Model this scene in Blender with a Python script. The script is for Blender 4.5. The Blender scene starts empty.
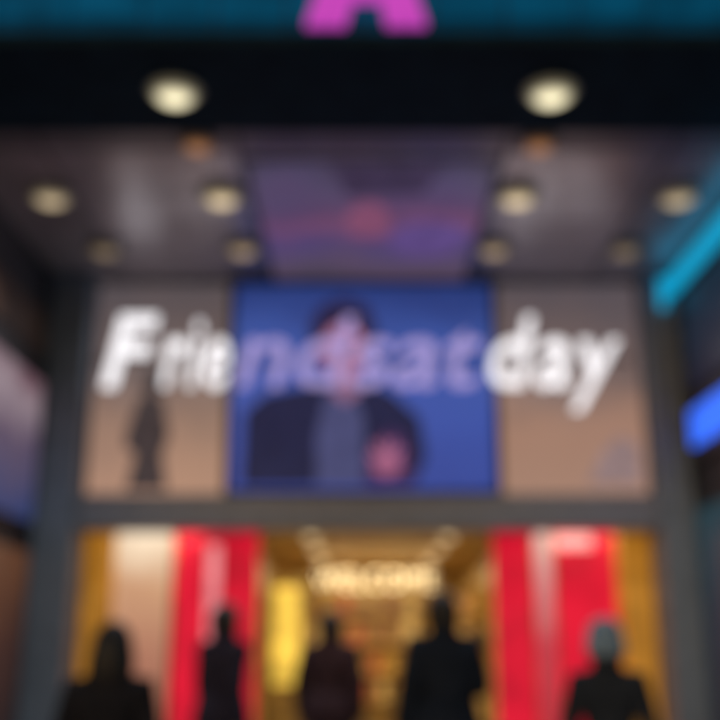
import bpy, bmesh, math, random
from mathutils import Vector, Matrix
random.seed(4)
scene=bpy.context.scene
col=scene.collection
def lin(c):
    c=c/255.0
    return c/12.92 if c<=0.04045 else ((c+0.055)/1.055)**2.4
def S(r,g,b): return (lin(r),lin(g),lin(b),1)
def link(ob,parent=None):
    col.objects.link(ob)
    if parent is not None: ob.parent=parent
    return ob
def empty(name):
    e=bpy.data.objects.new(name,None); e.empty_display_size=.3; col.objects.link(e); return e
def mat(name,base,rough=.6,metal=0,emit=None,es=1.0,nscale=6,namt=.25,spec=.5,sample=False):
    m=bpy.data.materials.new(name); m.use_nodes=True
    nt=m.node_tree; b=nt.nodes['Principled BSDF']
    tc=nt.nodes.new('ShaderNodeTexCoord')
    no=nt.nodes.new('ShaderNodeTexNoise'); no.inputs['Scale'].default_value=nscale; no.inputs['Detail'].default_value=5
    nt.links.new(tc.outputs['Object'],no.inputs['Vector'])
    r=nt.nodes.new('ShaderNodeValToRGB')
    r.color_ramp.elements[0].position=.3; r.color_ramp.elements[1].position=.7
    r.color_ramp.elements[0].color=tuple(max(0,v*(1-namt)) for v in base[:3])+(1,)
    r.color_ramp.elements[1].color=tuple(min(1,v*(1+namt)) for v in base[:3])+(1,)
    nt.links.new(no.outputs['Fac'],r.inputs['Fac'])
    nt.links.new(r.outputs['Color'],b.inputs['Base Color'])
    b.inputs['Roughness'].default_value=rough; b.inputs['Metallic'].default_value=metal
    b.inputs['Specular IOR Level'].default_value=spec
    if emit is not None:
        r2=nt.nodes.new('ShaderNodeValToRGB')
        r2.color_ramp.elements[0].position=.3; r2.color_ramp.elements[1].position=.7
        r2.color_ramp.elements[0].color=tuple(max(0,v*(1-namt)) for v in emit[:3])+(1,)
        r2.color_ramp.elements[1].color=tuple(v*(1+namt) for v in emit[:3])+(1,)
        nt.links.new(no.outputs['Fac'],r2.inputs['Fac'])
        nt.links.new(r2.outputs['Color'],b.inputs['Emission Color'])
        b.inputs['Emission Strength'].default_value=es
        if not sample: m.cycles.emission_sampling='NONE'
    return m
def art(name,z0,z1,stops,es=1.0,nscale=1.2,warp=.5,sample=False,axis='Z'):
    """back-lit printed artwork or painted light: colour bands running along the panel, disturbed by noise"""
    m=bpy.data.materials.new(name); m.use_nodes=True
    nt=m.node_tree; b=nt.nodes['Principled BSDF']
    tc=nt.nodes.new('ShaderNodeTexCoord'); sx=nt.nodes.new('ShaderNodeSeparateXYZ')
    nt.links.new(tc.outputs['Object'],sx.inputs[0])
    no=nt.nodes.new('ShaderNodeTexNoise'); no.inputs['Scale'].default_value=nscale; no.inputs['Detail'].default_value=4
    nt.links.new(tc.outputs['Object'],no.inputs['Vector'])
    a=nt.nodes.new('ShaderNodeMath'); a.operation='MULTIPLY_ADD'
    nt.links.new(no.outputs['Fac'],a.inputs[0]); a.inputs[1].default_value=warp*2; 
    nt.links.new(sx.outputs[axis],a.inputs[2])
    mr=nt.nodes.new('ShaderNodeMapRange'); mr.inputs['From Min'].default_value=z0+warp; mr.inputs['From Max'].default_value=z1+warp
    nt.links.new(a.outputs[0],mr.inputs['Value'])
    r=nt.nodes.new('ShaderNodeValToRGB')
    els=r.color_ramp.elements
    els[0].position=stops[0][0]; els[0].color=stops[0][1]
    els[1].position=stops[-1][0]; els[1].color=stops[-1][1]
    for p,c in stops[1:-1]:
        e=els.new(p); e.color=c
    nt.links.new(mr.outputs['Result'],r.inputs['Fac'])
    b.inputs['Base Color'].default_value=(.03,.03,.03,1)
    nt.links.new(r.outputs['Color'],b.inputs['Emission Color'])
    b.inputs['Emission Strength'].default_value=es
    b.inputs['Roughness'].default_value=.4
    if not sample: m.cycles.emission_sampling='NONE'
    return m
def box(name,x0,x1,y0,y1,z0,z1,m,parent=None,bev=.01):
    me=bpy.data.meshes.new(name); bm=bmesh.new()
    bmesh.ops.create_cube(bm,size=1)
    bmesh.ops.scale(bm,vec=(abs(x1-x0),abs(y1-y0),abs(z1-z0)),verts=bm.verts)
    bmesh.ops.translate(bm,vec=((x0+x1)/2,(y0+y1)/2,(z0+z1)/2),verts=bm.verts)
    if bev: bmesh.ops.bevel(bm,geom=list(bm.edges),offset=bev,segments=2,affect='EDGES',profile=.6)
    bm.to_mesh(me); bm.free(); me.materials.append(m)
    return link(bpy.data.objects.new(name,me),parent)
def poly(name,pts,y,m,parent=None,thick=.004):
    """flat shape in a vertical plane facing -Y"""
    me=bpy.data.meshes.new(name); bm=bmesh.new()
    vs=[bm.verts.new((p[0],y,p[1])) for p in pts]
    f=bm.faces.new(vs)
    r=bmesh.ops.extrude_face_region(bm,geom=[f])
    bmesh.ops.translate(bm,vec=(0,-thick,0),verts=[v for v in r['geom'] if isinstance(v,bmesh.types.BMVert)])
    bmesh.ops.recalc_face_normals(bm,faces=bm.faces)
    bm.to_mesh(me); bm.free(); me.materials.append(m)
    return link(bpy.data.objects.new(name,me),parent)
def ell(cx,cz,rx,rz,n=28): return [(cx+rx*math.cos(2*math.pi*i/n),cz+rz*math.sin(2*math.pi*i/n)) for i in range(n)]
def text(name,s,x0,x1,z,size,y,m,parent,depth=.05,off=.02,shear=.0,space=1.0):
    cu=bpy.data.curves.new(name,'FONT'); cu.body=s; cu.size=size; cu.extrude=depth; cu.offset=off; cu.shear=shear; cu.bevel_depth=.006; cu.resolution_u=4; cu.space_character=space
    ob=bpy.data.objects.new(name,cu); col.objects.link(ob)
    bpy.context.view_layer.update()
    dg=bpy.context.evaluated_depsgraph_get()
    me=bpy.data.meshes.new_from_object(ob.evaluated_get(dg))
    bpy.data.objects.remove(ob)
    xs=[v.co.x for v in me.vertices]; a,b=min(xs),max(xs)
    for v in me.vertices:
        X=x0+(v.co.x-a)/(b-a)*(x1-x0); v.co=Vector((X,y-v.co.z,z+v.co.y))
    me.materials.clear(); me.materials.append(m)
    o=bpy.data.objects.new(name,me); return link(o,parent)

# ---------------------------------------------------------------- materials
M_ceil=mat('soffit_satin_panel',(.47,.43,.46),rough=.31,metal=.5,nscale=3,namt=.12)
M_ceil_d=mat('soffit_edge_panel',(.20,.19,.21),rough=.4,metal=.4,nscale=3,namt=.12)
M_dark=mat('dark_soffit',(.010,.030,.048),rough=.8,nscale=4,spec=.1)
M_pillar=mat('grey_steel_cladding',(.19,.25,.32),rough=.5,metal=.0,nscale=5,namt=.15)
M_beam=mat('grey_beam_cladding',(.22,.25,.30),rough=.45,metal=.0,nscale=5,namt=.15)
M_wall=mat('dark_wall',(.025,.028,.035),rough=.5,nscale=3)
M_seam=mat('seam_black',(.01,.01,.01),rough=.6)
M_teal=mat('teal_fascia_panel',(.0,.03,.05),rough=.6,emit=S(0,64,92),es=.9,nscale=2,namt=.3,spec=.1)  # painted panels; emission stands in for the wash light on them
M_teal_fade=mat('teal_fascia_wash_fade',(.0,.015,.03),rough=.6,emit=S(0,42,62),es=.8,nscale=2,namt=.3,spec=.1)  # lower row: fade of the wash light put into a darker teal
M_black=mat('black_metal',(.012,.012,.014),rough=.4)
M_mag=mat('magenta_letter_light',(.3,.05,.3),emit=S(200,66,190),es=.85,namt=.05)
M_cyan=mat('cyan_led',(.02,.2,.3),emit=S(6,155,198),es=1.0,namt=.05,sample=True)
M_blue=mat('blue_led_panel',(.02,.1,.3),emit=S(45,105,250),es=1.2,namt=.2,nscale=3,sample=True)
M_white=mat('white_letter_light',(.7,.7,.7),emit=S(235,234,238),es=1.3,namt=.03)
M_lilac=mat('tinted_letter_light',(.4,.4,.5),emit=S(160,148,212),es=.9,namt=.12)
M_gold=mat('gold_painted_panel',(.5,.34,.11),rough=.4,metal=.1,nscale=3,namt=.4)
M_floor=mat('shop_floor_tile',(.25,.2,.15),rough=.25,nscale=2)
M_pave=mat('pavement_stone',(.29,.30,.31),rough=.6,nscale=2.5,namt=.2)
M_ground=mat('ground_asphalt',(.05,.05,.052),rough=.8,nscale=1,namt=.3)
M_warmlamp=mat('warm_lamp',(.9,.8,.6),emit=(1.0,.76,.42,1),es=.7,namt=.02)

# ---------------------------------------------------------------- ground
def sheet(name,x0,x1,y0,y1,z,m):
    me=bpy.data.meshes.new(name); me.from_pydata([(x0,y0,z),(x1,y0,z),(x1,y1,z),(x0,y1,z)],[],[(0,1,2,3)])
    me.materials.append(m); return link(bpy.data.objects.new(name,me))
sheet('ground',-400,400,-400,400,-.12,M_ground)
pv=empty('pavement')
for i in range(-9,9):
    for j in range(-2,7):
        box('slab',i*1.0+.004,i*1.0+.996,j*2.0+.004,min(j*2.0+1.996,13.99),-.115,0,M_pave,pv,bev=.004)

# ---------------------------------------------------------------- building
B=empty('shop_building')
ZC=6.45
box('pillar_left',-4.18,-3.64,13.55,14.1,0,ZC,M_pillar,B,.02)
box('pillar_right',3.84,4.28,13.55,14.1,0,ZC,M_pillar,B,.02)
box('entrance_beam',-3.635,3.835,13.62,14.1,2.98,3.43,M_beam,B,.02)
box('beam_lip',-3.63,3.83,13.56,13.617,3.0,3.07,M_pillar,B,.01)
box('upper_back_wall',-3.635,3.835,13.95,14.15,3.433,ZC,M_wall,B,.005)
xs=[-4.2,-3.25,-1.25,1.5,3.2,4.3]
ys=[9.5,9.95,10.9,11.9,12.9,13.97]
box('soffit_backing',-9,9,9.5,14.2,ZC+.04,ZC+.12,M_seam,B,0)
for i in range(5):
    for j in range(5):
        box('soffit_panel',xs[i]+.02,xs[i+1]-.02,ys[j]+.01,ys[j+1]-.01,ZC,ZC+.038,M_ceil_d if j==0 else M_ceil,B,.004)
box('outer_soffit',-9,9,7.95,9.497,ZC-.03,ZC+.12,M_dark,B,.01)
box('fascia_backing',-9,9,7.98,8.3,ZC+.123,9.4,M_black,B,.01)
box('fascia_trim',-9,9,7.86,7.945,ZC-.04,ZC+.06,M_dark,B,.01)
for i in range(-14,14):
    box('fascia_panel_low',i*.62+.012,i*.62+.608,7.93,7.977,ZC+.07,ZC+.24,M_teal_fade,B,.008)
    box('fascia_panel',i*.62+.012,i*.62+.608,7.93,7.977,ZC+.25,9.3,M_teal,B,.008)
box('fascia_coping',-9.05,9.05,7.85,8.35,9.403,9.5,M_black,B,.02)
box('roof',-9,9,8.3,24,9.2,9.4,M_dark,B,.01)
box('wing_left',-9,-4.2,8.9,24,0,ZC-.002,M_wall,B,.01)
box('wing_right',4.3,9,8.9,24,0,ZC-.002,M_wall,B,.01)
box('wall_rib_l',-4.197,-4.16,13.0,13.1,0,2.9,M_black,B,.005)
box('upper_volume',-9,9,14.2,24,ZC+.125,9.19,M_wall,B,.005)
# added glowing panel: paints the screen's violet reflection onto the ceiling
cp=empty('ceiling_reflection_panel')
box('frame',-1.22,1.47,10.1,13.85,ZC-.02,ZC-.003,M_beam,cp,.004)  # added rim of the reflection panel
box('face',-1.17,1.42,10.15,13.8,ZC-.03,ZC-.022,art('violet_screen_reflection',10.15,13.8,
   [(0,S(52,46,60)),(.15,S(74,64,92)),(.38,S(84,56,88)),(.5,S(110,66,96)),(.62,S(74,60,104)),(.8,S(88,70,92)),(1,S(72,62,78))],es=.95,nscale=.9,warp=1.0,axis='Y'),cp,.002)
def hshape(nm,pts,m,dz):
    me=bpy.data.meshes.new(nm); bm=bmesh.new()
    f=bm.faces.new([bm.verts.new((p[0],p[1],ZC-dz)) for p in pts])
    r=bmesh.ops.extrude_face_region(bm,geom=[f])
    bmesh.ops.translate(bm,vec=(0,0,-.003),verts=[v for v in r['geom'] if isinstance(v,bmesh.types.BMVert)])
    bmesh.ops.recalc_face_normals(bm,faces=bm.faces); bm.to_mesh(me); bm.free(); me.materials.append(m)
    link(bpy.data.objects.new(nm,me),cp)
hshape('rose_reflection',ell(.10,11.7,.26,.55),mat('rose_glow',(.03,.02,.03),emit=S(124,70,98),es=.95,namt=.25,nscale=3),.034)
hshape('violet_reflection',ell(.85,12.3,.5,.6),mat('violet_glow',(.03,.02,.03),emit=S(88,66,122),es=.95,namt=.3,nscale=3),.034)
hshape('dark_reflection',[(-.3,10.2),(.9,10.2),(.7,10.95),(-.15,11.0)],mat('plum_glow',(.03,.02,.03),emit=S(52,42,66),es=.95,namt=.3,nscale=3),.034)

nl=empty('lightbox_poster')
box('frame',-4.196,-4.15,9.6,13.5,2.95,4.95,M_black,nl,.01)
box('face',-4.148,-4.13,9.7,13.4,3.05,4.85,art('lilac_poster',3.05,4.85,[(0,S(50,66,118)),(.3,S(84,78,112)),(.55,S(100,84,108)),(.8,S(162,142,152)),(1,S(118,84,96))],es=.75,nscale=1.8),nl,.004)
hd=empty('brown_timber_panel')
box('panel',-4.196,-4.16,9.6,13.5,5.2,5.75,mat('brown_panel',(.09,.05,.03),rough=.5,nscale=4),hd,.01)
ns=empty('shop_window')
box('frame',-4.196,-4.16,9.6,13.5,0.3,2.75,M_black,ns,.01)
box('glass',-4.158,-4.14,9.7,13.4,.4,2.68,art('brown_window',.4,2.7,[(0,S(24,20,22)),(.5,S(58,34,28)),(1,S(104,62,34))],es=.7,nscale=2),ns,.004)
ns2=empty('shop_window')
box('frame',4.26,4.296,9.6,13.5,0.3,3.3,M_black,ns2,.01)
box('glass',4.24,4.258,9.7,13.4,.4,3.2,art('teal_window',.4,3.2,[(0,S(8,24,34)),(.5,S(10,42,56)),(1,S(10,60,72))],es=.8,nscale=2),ns2,.004)
bl=empty('blue_display_screen')
box('frame',4.2,4.296,11.2,13.35,3.78,4.55,M_black,bl,.01)
box('face',4.16,4.198,11.28,13.1,3.95,4.40,M_blue,bl,.004)
box('face_upper',4.24,4.296,9.6,13.3,4.7,6.0,art('navy_display',4.7,6.1,[(0,S(6,14,40)),(.5,S(8,34,56)),(1,S(4,28,42))],es=.8,nscale=1.5),bl,.004)
cy=empty('led_light_strip')
box('channel',4.2,4.297,8.95,13.5,6.03,6.44,M_black,cy,.01)
box('tube',4.12,4.198,8.98,13.5,6.06,6.33,M_cyan,cy,.03)
box('tube_return',4.02,4.115,13.44,13.53,5.9,6.33,M_cyan,cy,.03)

# ---------------------------------------------------------------- backlit posters above beam
tan=[(0,S(178,138,116)),(.3,S(154,122,106)),(.55,S(112,94,90)),(1,S(86,78,82))]
tan2=[(0,S(165,128,110)),(.3,S(162,124,106)),(.55,S(116,96,92)),(1,S(86,78,84))]
M_fig=mat('poster_ink_dark',(.03,.03,.03),emit=S(62,52,54),es=.9,namt=.35)
M_fig2=mat('poster_ink_pale',(.03,.03,.03),emit=S(146,122,122),es=.9,namt=.3)
for nm,x0,x1,st in (('l',-3.62,-1.78,tan),('r',1.86,3.82,tan2)):
    p=empty('advertising_poster')
    box('frame',x0,x1,13.88,13.947,3.45,6.4,M_black,p,.01)
    box('face',x0+.02,x1-.02,13.86,13.878,3.47,6.38,art('tan_art_'+nm,3.5,6.36,st,es=.95,nscale=1.6,warp=.45,sample=True),p,.003)
    if nm=='l':
        Xc=-2.82
        poly('figure_body',[(Xc-.26,3.52),(Xc-.16,4.0),(Xc-.30,4.1),(Xc-.30,4.25),(Xc-.16,4.75),(Xc+.0,4.82),(Xc+.18,4.74),(Xc+.28,4.25),(Xc+.2,4.0),(Xc+.28,3.52)],13.857,M_fig,p)
        poly('figure_head',ell(Xc+.02,4.98,.15,.2),13.857,M_fig,p)
    else:
        poly('pale_shape',[(3.0,3.6),(3.7,3.6),(3.7,4.1),(3.45,4.25),(3.2,4.0)],13.857,M_fig2,p)
# ---------------------------------------------------------------- LED screen with a man's portrait
sc=empty('video_screen')
box('housing',-1.74,1.82,13.72,13.945,3.44,6.36,M_black,sc,.05)
box('display',-1.69,1.77,13.68,13.718,3.49,6.31,art('blue_video',3.5,6.3,[(0,S(40,66,150)),(.35,S(52,80,166)),(.72,S(52,82,160)),(1,S(34,56,120))],es=.95,nscale=1.3,warp=.5,sample=True),sc,.015)
def scr(l): return [((px-360)/73.5, 3.52+(492-py)*.01395) for px,py in l]
def E(c,n=.2): return mat('video_ink',(.02,.02,.02),emit=c,es=1.0,namt=n,nscale=3)
D=-.02
poly('jacket',scr([(247,490),(248,420),(268,402),(312,394),(330,386),(362,386),(392,402),(418,425),(424,462),(412,490)]),13.697+D,E(S(18,26,62)),sc)
poly('light_jacket_front',scr([(318,490),(318,440),(328,402),(350,398),(364,424),(364,490)]),13.692+D,E(S(66,70,112)),sc)
poly('neck',scr([(332,402),(334,370),(358,370),(360,402),(346,412)]),13.687+D,E(S(140,98,128)),sc)
poly('hair',scr([(312,366),(309,335),(320,314),(344,305),(368,314),(377,338),(374,366)]),13.687+D,E(S(34,30,66)),sc)
hx,hz=scr([(344,360)])[0]
poly('face',ell(hx,hz,.31,.39),13.682+D,E(S(172,112,142)),sc)
for s in (-1,1):
    poly('ear',ell(hx+s*.33,hz,.05,.1,12),13.682+D,E(S(150,98,120)),sc)
    poly('eye',ell(hx+s*.12,hz+.06,.05,.022,12),13.677+D,E(S(40,24,50)),sc)
    poly('eyebrow',[(hx+s*.06,hz+.12),(hx+s*.19,hz+.12),(hx+s*.19,hz+.15),(hx+s*.06,hz+.155)],13.677+D,E(S(40,24,50)),sc)
poly('nose',[(hx-.05,hz-.08),(hx+.05,hz-.08),(hx+.015,hz+.06),(hx-.015,hz+.06)],13.677+D,E(S(130,72,100)),sc)
poly('mouth',ell(hx,hz-.2,.11,.028,14),13.677+D,E(S(120,45,80)),sc)
poly('cuff_arm',scr([(366,490),(366,462),(384,436),(404,440),(412,470),(410,490)]),13.687+D,E(S(56,36,82)),sc)
kx,kz=scr([(386,470)])[0]
poly('palm',ell(kx,kz,.19,.16,16),13.682+D,E(S(158,90,124)),sc)
for i,a in enumerate((150,122,98,74,48)):
    L=(.2,.3,.32,.3,.24)[i]; ca,sa=math.cos(math.radians(a)),math.sin(math.radians(a)); w=.035
    bx,bz=kx+.13*ca,kz+.12*sa
    poly('finger_%d'%i,[(bx-w*sa,bz+w*ca),(bx+w*sa,bz-w*ca),(bx+L*ca*.7+w*.8*sa,bz+L*sa*.7-w*.8*ca),(bx+L*ca*.7-w*.8*sa,bz+L*sa*.7+w*.8*ca)],13.677+D,E(S(160,96,128)),sc)

# ---------------------------------------------------------------- channel letters
sg=empty('storefront_sign')
Z0=4.84
text('letter_cap','F',-3.38,-2.70,Z0,1.38,13.5,M_white,sg,.05,.015,.22)
text('letters_start','rie',-2.6,-1.74,Z0,1.38,13.5,M_white,sg,.05,.003,.22,1.15)
text('letters_middle','ndsat',-1.62,1.62,Z0,1.38,13.5,M_lilac,sg,.03,.0,.22)
text('letters_end','day',1.72,3.44,Z0,1.38,13.5,M_white,sg,.05,.0,.22,1.1)
box('mounting_rail',-3.5,3.6,13.62,13.65,5.2,5.24,M_black,sg,.005)
for x in (-3.5,-2.2,2.4,3.55): box('bracket',x-.02,x+.02,13.622,13.86,5.25,5.29,M_black,sg,.003)

mg=empty('illuminated_letter_sign')
zb=6.57
poly('letter_leg_a',[(-.46,zb),(-.12,zb),(.20,7.95),(-.04,7.95)],7.9,M_mag,mg,.08)
poly('letter_leg_b',[(.56,zb),(.22,zb),(-.02,7.95),(.16,7.95)],7.895,M_mag,mg,.08)
poly('letter_bar',[(-.26,6.80),(.34,6.80),(.28,7.04),(-.2,7.04)],7.89,M_mag,mg,.08)

# ---------------------------------------------------------------- downlights
def lens_mat(cx,cy,cz,r,e,warm):
    m=bpy.data.materials.new('lamp_soft_halo_lens'); m.use_nodes=True
    nt=m.node_tree; b=nt.nodes['Principled BSDF']
    tc=nt.nodes.new('ShaderNodeTexCoord'); d=nt.nodes.new('ShaderNodeVectorMath'); d.operation='DISTANCE'
    nt.links.new(tc.outputs['Object'],d.inputs[0]); d.inputs[1].default_value=(cx,cy,cz)
    mr=nt.nodes.new('ShaderNodeMapRange'); mr.interpolation_type='SMOOTHSTEP'
    mr.inputs['From Min'].default_value=r*.2; mr.inputs['From Max'].default_value=r; mr.inputs['To Min'].default_value=e; mr.inputs['To Max'].default_value=e*.04  # outward fade paints the lamp's soft halo into the lens
    nt.links.new(d.outputs['Value'],mr.inputs['Value'])
    b.inputs['Base Color'].default_value=(.2,.18,.15,1); b.inputs['Roughness'].default_value=.5
    b.inputs['Emission Color'].default_value=warm+(1,); nt.links.new(mr.outputs['Result'],b.inputs['Emission Strength'])
    m.cycles.emission_sampling='NONE'
    return m
def downlight(x,y,r,e,warm=(1,.86,.55),watt=0,z=ZC):
    d=empty('ceiling_downlight')
    bm=bmesh.new()
    bmesh.ops.create_cone(bm,cap_ends=True,segments=32,radius1=r*1.12,radius2=r*1.05,depth=.03,matrix=Matrix.Translation((x,y,z-.017)))
    me=bpy.data.meshes.new('bezel'); bm.to_mesh(me); bm.free(); me.materials.append(M_pillar); link(bpy.data.objects.new('bezel',me),d)
    bm=bmesh.new()
    bmesh.ops.create_uvsphere(bm,u_segments=24,v_segments=12,radius=r,matrix=Matrix.Translation((x,y,z-.03))@Matrix.Diagonal((1,1,.5,1)))
    for f in bm.faces: f.smooth=True
    me=bpy.data.meshes.new('lens'); bm.to_mesh(me); bm.free()
    me.materials.append(lens_mat(x,y,z-.03-r*.45,r,e,warm)); link(bpy.data.objects.new('lens',me),d)
    if watt:
        l=bpy.data.lights.new('beam','SPOT'); l.energy=watt; l.color=(1,.95,.95); l.spot_size=math.radians(110); l.spot_blend=.6; l.shadow_soft_size=.1
        o=bpy.data.objects.new('beam',l); o.location=(x,y,z-.2); link(o,d)
for x in (-1.68,1.73): downlight(x,8.62,.22,1.6,(1,.9,.58),150,ZC-.03)
for x in (-1.63,1.8): downlight(x,9.7,.18,.42,(1,.42,.16))
for x,e in ((-3.46,.75),(-1.55,1.1),(1.76,1.1),(3.56,.7)): downlight(x,10.96,.23,e,(1,.78,.48),85)
for x,e in ((-3.23,.25),(-1.48,.5),(1.69,.5),(3.36,.25)): downlight(x,12.56,.22,e,(1,.70,.40))

# ---------------------------------------------------------------- shop interior
I=empty('shop_interior')
box('floor',-3.63,3.83,14.0,22,-.1,-.002,M_floor,I,0)
box('back_wall',-3.63,3.83,21.9,22.05,0,3.3,M_gold,I,0)
box('side_wall_l',-1.75,-1.55,14.9,21.89,0,3.3,M_gold,I,0)
box('side_wall_r',2.05,2.25,14.9,21.89,0,3.3,M_gold,I,0)
box('ceiling',-3.63,3.83,14.16,22,3.06,3.2,M_gold,I,0)
box('bay_back_l',-3.6,-1.55,14.78,14.89,0,3.05,M_gold,I,0)
box('bay_back_r',2.05,3.82,14.78,14.89,0,3.05,M_gold,I,0)
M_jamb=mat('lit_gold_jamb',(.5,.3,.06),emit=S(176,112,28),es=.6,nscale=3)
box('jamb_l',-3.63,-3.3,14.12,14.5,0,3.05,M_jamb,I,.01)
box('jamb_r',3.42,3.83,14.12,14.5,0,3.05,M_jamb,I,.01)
for y in (15.2,17.2,19.6):
    for x in (-.7,1.25):
        bm=bmesh.new(); bmesh.ops.create_cone(bm,cap_ends=True,segments=20,radius1=.08,radius2=.1,depth=.06,matrix=Matrix.Translation((x,y,3.03)))
        me=bpy.data.meshes.new('interior_lamp'); bm.to_mesh(me); bm.free(); me.materials.append(M_warmlamp); link(bpy.data.objects.new('interior_lamp',me),I)
for y,w in ((16,66),(19.5,120)):
    l=bpy.data.lights.new('interior_glow','AREA'); l.energy=w; l.color=(1,.8,.5); l.size=2; l.size_y=1.5
    o=bpy.data.objects.new('interior_glow',l); o.location=(.25,y,2.9); link(o,I)
for x,w in ((-2.6,14),(2.9,14)):
    l=bpy.data.lights.new('bay_light','AREA'); l.energy=w; l.color=(1,.8,.6); l.size=1
    o=bpy.data.objects.new('bay_light',l); o.location=(x,14.45,2.98); link(o,I)
M_stock=[mat('stock_%d'%i,c,rough=.5) for i,c in enumerate([(.5,.3,.05),(.2,.08,.03),(.6,.45,.2),(.08,.05,.04),(.45,.1,.04)])]
sh=empty('display_shelf')
for side in (-1,1):
    X=-1.54 if side<0 else 1.75
    for z in (.4,.95,1.5,2.05):
        box('board',X,X+.29,17.2,21.5,z,z+.03,M_gold,sh,.004)
        yy=17.3
        while yy<21.3:
            w=random.uniform(.12,.3); h=random.uniform(.15,.42)
            box('carton',X+.04,X+.25,yy,yy+w,z+.032,z+.032+h,random.choice(M_stock),sh,.006); yy+=w+random.uniform(.03,.15)
sh2=empty('display_shelf')
for z in (.5,1.05,1.6,2.15):
    box('board',-1.1,1.6,21.5,21.89,z,z+.03,M_gold,sh2,.004)
    xx=-1.0
    while xx<1.4:
        w=random.uniform(.15,.35); h=random.uniform(.2,.45)
        box('carton',xx,xx+w,21.55,21.85,z+.032,z+.032+h,random.choice(M_stock),sh2,.006); xx+=w+random.uniform(.05,.2)
ys_=empty('yellow_lightbox')
box('frame',-1.38,-.78,16.05,16.15,0.0,2.55,M_gold,ys_,.01)
box('face',-1.28,-.88,16.03,16.048,1.0,2.40,mat('yellow_face',(.5,.4,.1),emit=S(250,205,80),es=.85,namt=.4,nscale=3),ys_,.004)
ws=empty('interior_sign')
text('letters','WELCOME',-.8,1.35,2.55,.44,19.3,mat('warm_letters',(.8,.7,.5),emit=(1,.8,.45,1),es=1.15,namt=.03),ws,.03,-.01,0,1.1)
box('sign_rail',-.9,1.5,19.35,19.4,2.49,2.53,M_gold,ws,.004)
for x in (-.8,1.4): box('hanger',x,x+.02,19.36,19.38,2.53,3.06,M_black,ws,.002)

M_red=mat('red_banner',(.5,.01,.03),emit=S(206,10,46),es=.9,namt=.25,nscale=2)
M_pink=mat('pink_print_and_bay_light',(.6,.3,.3),emit=S(238,140,150),es=.8,namt=.25,nscale=3)
M_peach=art('peach_panel_lit_top',0,3.0,[(0,S(130,70,60)),(.45,S(172,116,94)),(.78,S(205,156,120)),(1,S(255,232,200))],es=1.0,nscale=2,warp=.3)  # bright top puts the lamp light from above into the colour
M_blush=art('blush_panel_lit_top',0,3.0,[(0,S(190,20,46)),(.5,S(214,60,80)),(.85,S(235,150,150)),(1,S(250,205,190))],es=.9,nscale=1.5,warp=.2)  # pink print; its pale top has the bay light painted in
def banner(name,x0,x1,m,stripe=None,y=14.3):
    p=empty(name)
    box('frame',x0,x1,y+.02,y+.1,.05,3.04,M_gold,p,.01)
    box('face',x0+.01,x1-.01,y,y+.018,.1,3.02,m,p,.004)
    if stripe: box('print',stripe[0],stripe[1],y-.006,y-.002,.3,stripe[2],M_pink,p,0)
    return p
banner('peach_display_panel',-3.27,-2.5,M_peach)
banner('red_banner',-2.47,-1.34,M_red,(-2.03,-1.86,2.85))
banner('red_banner',1.76,2.3,M_red)
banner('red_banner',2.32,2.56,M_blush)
lastb=banner('red_banner',2.58,3.40,M_red)
box('print',2.6,3.1,14.292,14.297,2.8,2.98,M_pink,lastb,0)  # pale patch paints bay light onto the banner top
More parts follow.
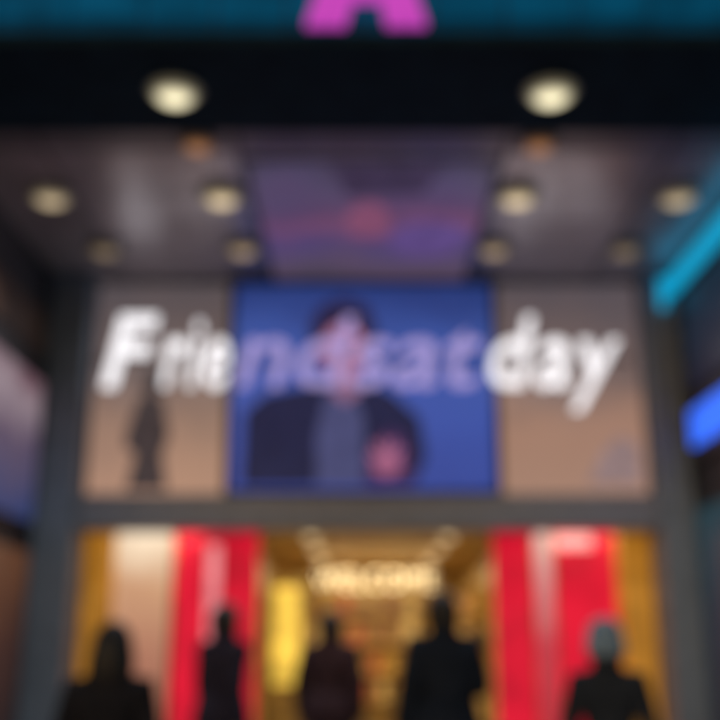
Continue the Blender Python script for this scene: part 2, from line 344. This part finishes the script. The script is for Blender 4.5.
# ---------------------------------------------------------------- people
def skin_mesh(verts,edges,radii,root,sub=2):
    me=bpy.data.meshes.new('tmp'); me.from_pydata([Vector(v) for v in verts],edges,[])
    ob=bpy.data.objects.new('tmp',me); col.objects.link(ob)
    md=ob.modifiers.new('s','SKIN'); md.use_smooth_shade=True
    sv=me.skin_vertices[0].data
    for i,r in enumerate(radii):
        sv[i].radius=r if isinstance(r,tuple) else (r,r); sv[i].use_root=(i==root)
    ob.modifiers.new('u','SUBSURF').levels=sub
    bpy.context.view_layer.update()
    dg=bpy.context.evaluated_depsgraph_get()
    out=bpy.data.meshes.new_from_object(ob.evaluated_get(dg))
    bpy.data.objects.remove(ob); return out
def person(x,y,h,yaw,top,legs,hair,skinc,stride=.0,bulk=1.0,long_hair=False,hat=None,arms=(0,0),coat=False):
    P=empty('person')
    mt=mat('jacket_cloth',top,rough=.85,nscale=8,spec=.2); ml=mat('trouser_cloth',legs,rough=.9,nscale=8,spec=.2); ms=mat('skin',skinc,rough=.5,namt=.1)
    mh=mat('hair',hair,rough=.5,nscale=20); msh=mat('shoe_leather',(.02,.02,.02),rough=.4)
    b=bulk; HD=-.03
    V=[(0,0,.95),(0,0,1.1),(0,0,1.3),(0,.005,1.435),(0,.0,1.49),(0,-.01,1.55)]
    R=[(.155*b,.12*b),(.15*b,.12*b),(.18*b,.135*b),(.145*b,.11*b),.075,.062]
    Ed=[(0,1),(1,2),(2,3),(3,4),(4,5)]
    hands=[]
    for s,f in ((-1,arms[0]),(1,arms[1])):
        i=len(V)
        sw=-s*stride*.5
        if f:
            el=(s*.25,.03,1.15); wr=(s*.13,-.24,1.2)
        else:
            el=(s*.24,.03+sw*.4,1.14); wr=(s*.25,-.04+sw,.91)
        V+= [(s*.18,0,1.425),el,wr]; R+=[.078*b,.064*b,.038*b]
        Ed+=[(3,i),(i,i+1),(i+1,i+2)]
        hands.append((s,Vector(el),Vector(wr)))
    for s in (-1,1):
        i=len(V); d=s*stride
        fy=-d*.9 if d>0 else -d*.95
        V+=[(s*.09,0,.86),(s*.1,-d*.5-.02,.49),(s*.1,fy+.03,.09),(s*.115,fy-.13,.045)]
        R+=[.105,.07,.048,.04]
        Ed+=[(0,i),(i,i+1),(i+1,i+2),(i+2,i+3)]
    me=skin_mesh(V,Ed,R,0)
    for m in (mt,ml,ms,msh): me.materials.append(m)
    hem=.70 if coat else .90
    for p in me.polygons:
        c=p.center; p.use_smooth=True
        if c.z>1.53 and abs(c.x)<.1: p.material_index=2
        elif c.z<.10: p.material_index=3
        elif c.z<hem and abs(c.x)<.2: p.material_index=1
        else: p.material_index=0
    link(bpy.data.objects.new('body',me),P)
    n=28
    def lathe(nm,prof,m,th=.01,wob=.0):
        bm=bmesh.new(); rings=[]
        for z,rx,ry,cy in prof:
            rings.append([bm.verts.new((rx*math.cos(2*math.pi*i/n),cy+ry*math.sin(2*math.pi*i/n)+wob*.7*math.sin(5*i),z+wob*math.sin(3*i))) for i in range(n)])
        for a,c in zip(rings,rings[1:]):
            for i in range(n): bm.faces.new((a[i],a[(i+1)%n],c[(i+1)%n],c[i])).smooth=True
        q=bpy.data.meshes.new(nm); bm.to_mesh(q); bm.free(); q.materials.append(m)
        o=link(bpy.data.objects.new(nm,q),P); sd=o.modifiers.new('t','SOLIDIFY'); sd.thickness=th
    lathe('jacket_hem',[(1.12,.16*b,.13*b,0),(.98,.19*b,.15*b,0),(.86,.20*b,.16*b,0)]+([(.6,.22*b,.19*b,0)] if coat else []),mt,.012,.006)
    lathe('collar',[(1.45,.15,.115,0),(1.50,.10,.095,0),(1.545,.088,.088,-.005),(1.555,.094,.092,-.005)],mt,.012)
    bm=bmesh.new(); bmesh.ops.create_uvsphere(bm,u_segments=32,v_segments=24,radius=1)
    for v in bm.verts:
        X,Y,Z=v.co
        w=1-.22*max(0,-Z)**1.3
        v.co=Vector((X*.082*w,Y*.099*(1-.1*max(0,-Z)),Z*.12))
        if Y<-.6:
            g=math.exp(-((X/.16)**2+((Z+.12)/.22)**2)); v.co.y-=.026*g
            for e in (-1,1):
                g=math.exp(-(((X-e*.38)/.2)**2+((Z-.06)/.13)**2)); v.co.y+=.012*g
            g=math.exp(-((X/.3)**2+((Z+.75)/.15)**2)); v.co.y-=.012*g
    for f in bm.faces: f.smooth=True
    bmesh.ops.translate(bm,vec=(0,-.02,1.64+HD),verts=bm.verts)
    m2=bpy.data.meshes.new('head'); bm.to_mesh(m2); bm.free(); m2.materials.append(ms); link(bpy.data.objects.new('head',m2),P)
    def blob(nm,c,r,m):
        c=(c[0],c[1],c[2]+HD)
        bm=bmesh.new(); bmesh.ops.create_uvsphere(bm,u_segments=16,v_segments=10,radius=1,matrix=Matrix.Translation(c)@Matrix.Diagonal((r[0],r[1],r[2],1)))
        for f in bm.faces: f.smooth=True
        q=bpy.data.meshes.new(nm); bm.to_mesh(q); bm.free(); q.materials.append(m); link(bpy.data.objects.new(nm,q),P)
    me_=mat('eye_white',(.7,.7,.7),rough=.2); mi=mat('iris_dark',(.02,.01,.01),rough=.1); mm=mat('lips',(.35,.1,.09),rough=.5)
    for e in (-1,1):
        blob('eye',(e*.031,-.101,1.648),(.013,.012,.009),me_); blob('iris',(e*.031,-.111,1.648),(.006,.004,.006),mi)
        blob('ear',(e*.083,-.01,1.635),(.012,.02,.032),ms); blob('eyebrow',(e*.032,-.110,1.668),(.018,.005,.004),mh)
    blob('mouth',(0,-.115,1.575),(.025,.008,.007),mm)
    bm=bmesh.new(); bmesh.ops.create_uvsphere(bm,u_segments=40,v_segments=28,radius=1)
    kill=[v for v in bm.verts if (v.co.y<-.25 and v.co.z<.45+.1*math.sin(v.co.x*9)) or (not long_hair and v.co.z<-.6) ]
    bmesh.ops.delete(bm,geom=kill,context='VERTS')
    for v in bm.verts:
        X,Y,Z=v.co; k=1.19+.03*math.sin(X*11+Z*7)*math.cos(Y*9)
        v.co=Vector((X*.09*k,Y*.102*k,Z*.122*k))
        if long_hair and Z<0: v.co.z*=1+1.1*(-Z); v.co.x*=1+.6*(-Z); v.co.y+=.03*(-Z)
        v.co+=Vector((0,-.012,1.645+HD))
    for f in bm.faces: f.smooth=True
    m2=bpy.data.meshes.new('hair'); bm.to_mesh(m2); bm.free(); m2.materials.append(mh); o=link(bpy.data.objects.new('hair',m2),P)
    sd=o.modifiers.new('t','SOLIDIFY'); sd.thickness=.008
    if hat is not None:
        mk=mat('knit_hat',hat,rough=.9,nscale=30)
        lathe('hat',[(z+HD,a_,b_,c_) for z,a_,b_,c_ in [(1.605,.108,.126,-.012),(1.615,.122,.138,-.012),(1.695,.122,.138,-.012),(1.70,.115,.130,-.012),(1.76,.110,.122,-.01),(1.80,.088,.096,-.01),(1.828,.048,.053,-.01),(1.836,.004,.004,-.01)]],mk,.006,.003)
    for s,el,wr in hands:
        d=(wr-el).normalized()
        fw=Vector((0,-1,0)) if abs(d.z)>.5 else Vector((0,0,1))
        across=fw-d*fw.dot(d); across.normalize(); curl=d.cross(across)*(1 if s>0 else -1)
        pv_=wr-d*.01; pm=wr+d*.05; pe=wr+d*.085
        q=skin_mesh([tuple(v) for v in (pv_,pm,pe)],[(0,1),(1,2)],[(.028,.02),(.036,.017),(.03,.014)],0); q.materials.append(ms); link(bpy.data.objects.new('palm',q),P)
        for k,(o_,L) in enumerate(((.03,.07),(.01,.082),(-.01,.076),(-.029,.06))):
            a0=pe-d*.015+across*o_; a1=a0+d*L*.45+curl*.008; a2=a1+d*L*.35+curl*.02; a3=a2+d*L*.2+curl*.02
            q=skin_mesh([tuple(v) for v in (a0,a1,a2,a3)],[(0,1),(1,2),(2,3)],[.0095,.009,.008,.0065],0,1); q.materials.append(ms); link(bpy.data.objects.new('finger_%d'%(k+1),q),P)
        a0=wr+d*.025+across*.025; a1=a0+d*.03+across*.025; a2=a1+d*.03+across*.006+curl*.01
        q=skin_mesh([tuple(v) for v in (a0,a1,a2)],[(0,1),(1,2)],[.012,.01,.008],0,1); q.materials.append(ms); link(bpy.data.objects.new('thumb',q),P)
    s=h/1.74
    P.scale=(s,s,s); P.rotation_euler=(0,0,math.radians(yaw)); P.location=(x,y,0)
    return P
person(-1.22,5.4,1.62,175,(.02,.02,.028),(.015,.015,.02),(.02,.018,.022),(.45,.28,.2),bulk=1.0,long_hair=True,coat=True)
person(-1.02,8.2,1.83,135,(.03,.026,.05),(.02,.02,.03),(.02,.015,.018),(.4,.25,.18),stride=.22,bulk=1.12)
person(-.25,9.2,1.81,170,(.06,.032,.042),(.03,.025,.03),(.03,.02,.018),(.4,.25,.18),stride=.12,bulk=1.12)
person(.55,7.2,1.86,200,(.018,.026,.046),(.02,.02,.03),(.02,.018,.018),(.42,.27,.2),stride=.2,bulk=1.15,arms=(1,0))
person(1.41,6.3,1.62,165,(.03,.038,.055),(.02,.022,.03),(.05,.05,.06),(.42,.27,.2),bulk=1.02,hat=(.26,.38,.52))

# ---------------------------------------------------------------- world, sun, camera
w=bpy.data.worlds.new('World'); scene.world=w; w.use_nodes=True
nt=w.node_tree; bg=nt.nodes['Background']; sky=nt.nodes.new('ShaderNodeTexSky'); sky.sky_type='NISHITA'; sky.sun_disc=False
sky.sun_elevation=math.radians(4); sky.sun_rotation=math.radians(200)
nt.links.new(sky.outputs[0],bg.inputs[0]); bg.inputs[1].default_value=.10
sl=bpy.data.lights.new('sun','SUN'); sl.energy=.06; sl.angle=math.radians(12); sl.color=(.8,.85,1)
so=bpy.data.objects.new('sun',sl); so.rotation_euler=(math.radians(60),0,math.radians(-15)); col.objects.link(so)
cam=bpy.data.cameras.new('camera'); cam.lens=52.95; cam.sensor_width=36; cam.clip_end=1500; cam.clip_start=.05
cam.dof.use_dof=True; cam.dof.focus_distance=.6; cam.dof.aperture_fstop=3.5; cam.dof.aperture_blades=0
co=bpy.data.objects.new('camera',cam); co.location=(0,0,1.5); co.rotation_euler=(math.radians(90+15.3),0,0); col.objects.link(co)
scene.camera=co
scene.view_settings.view_transform='Standard'; scene.view_settings.look='None'; scene.view_settings.exposure=0
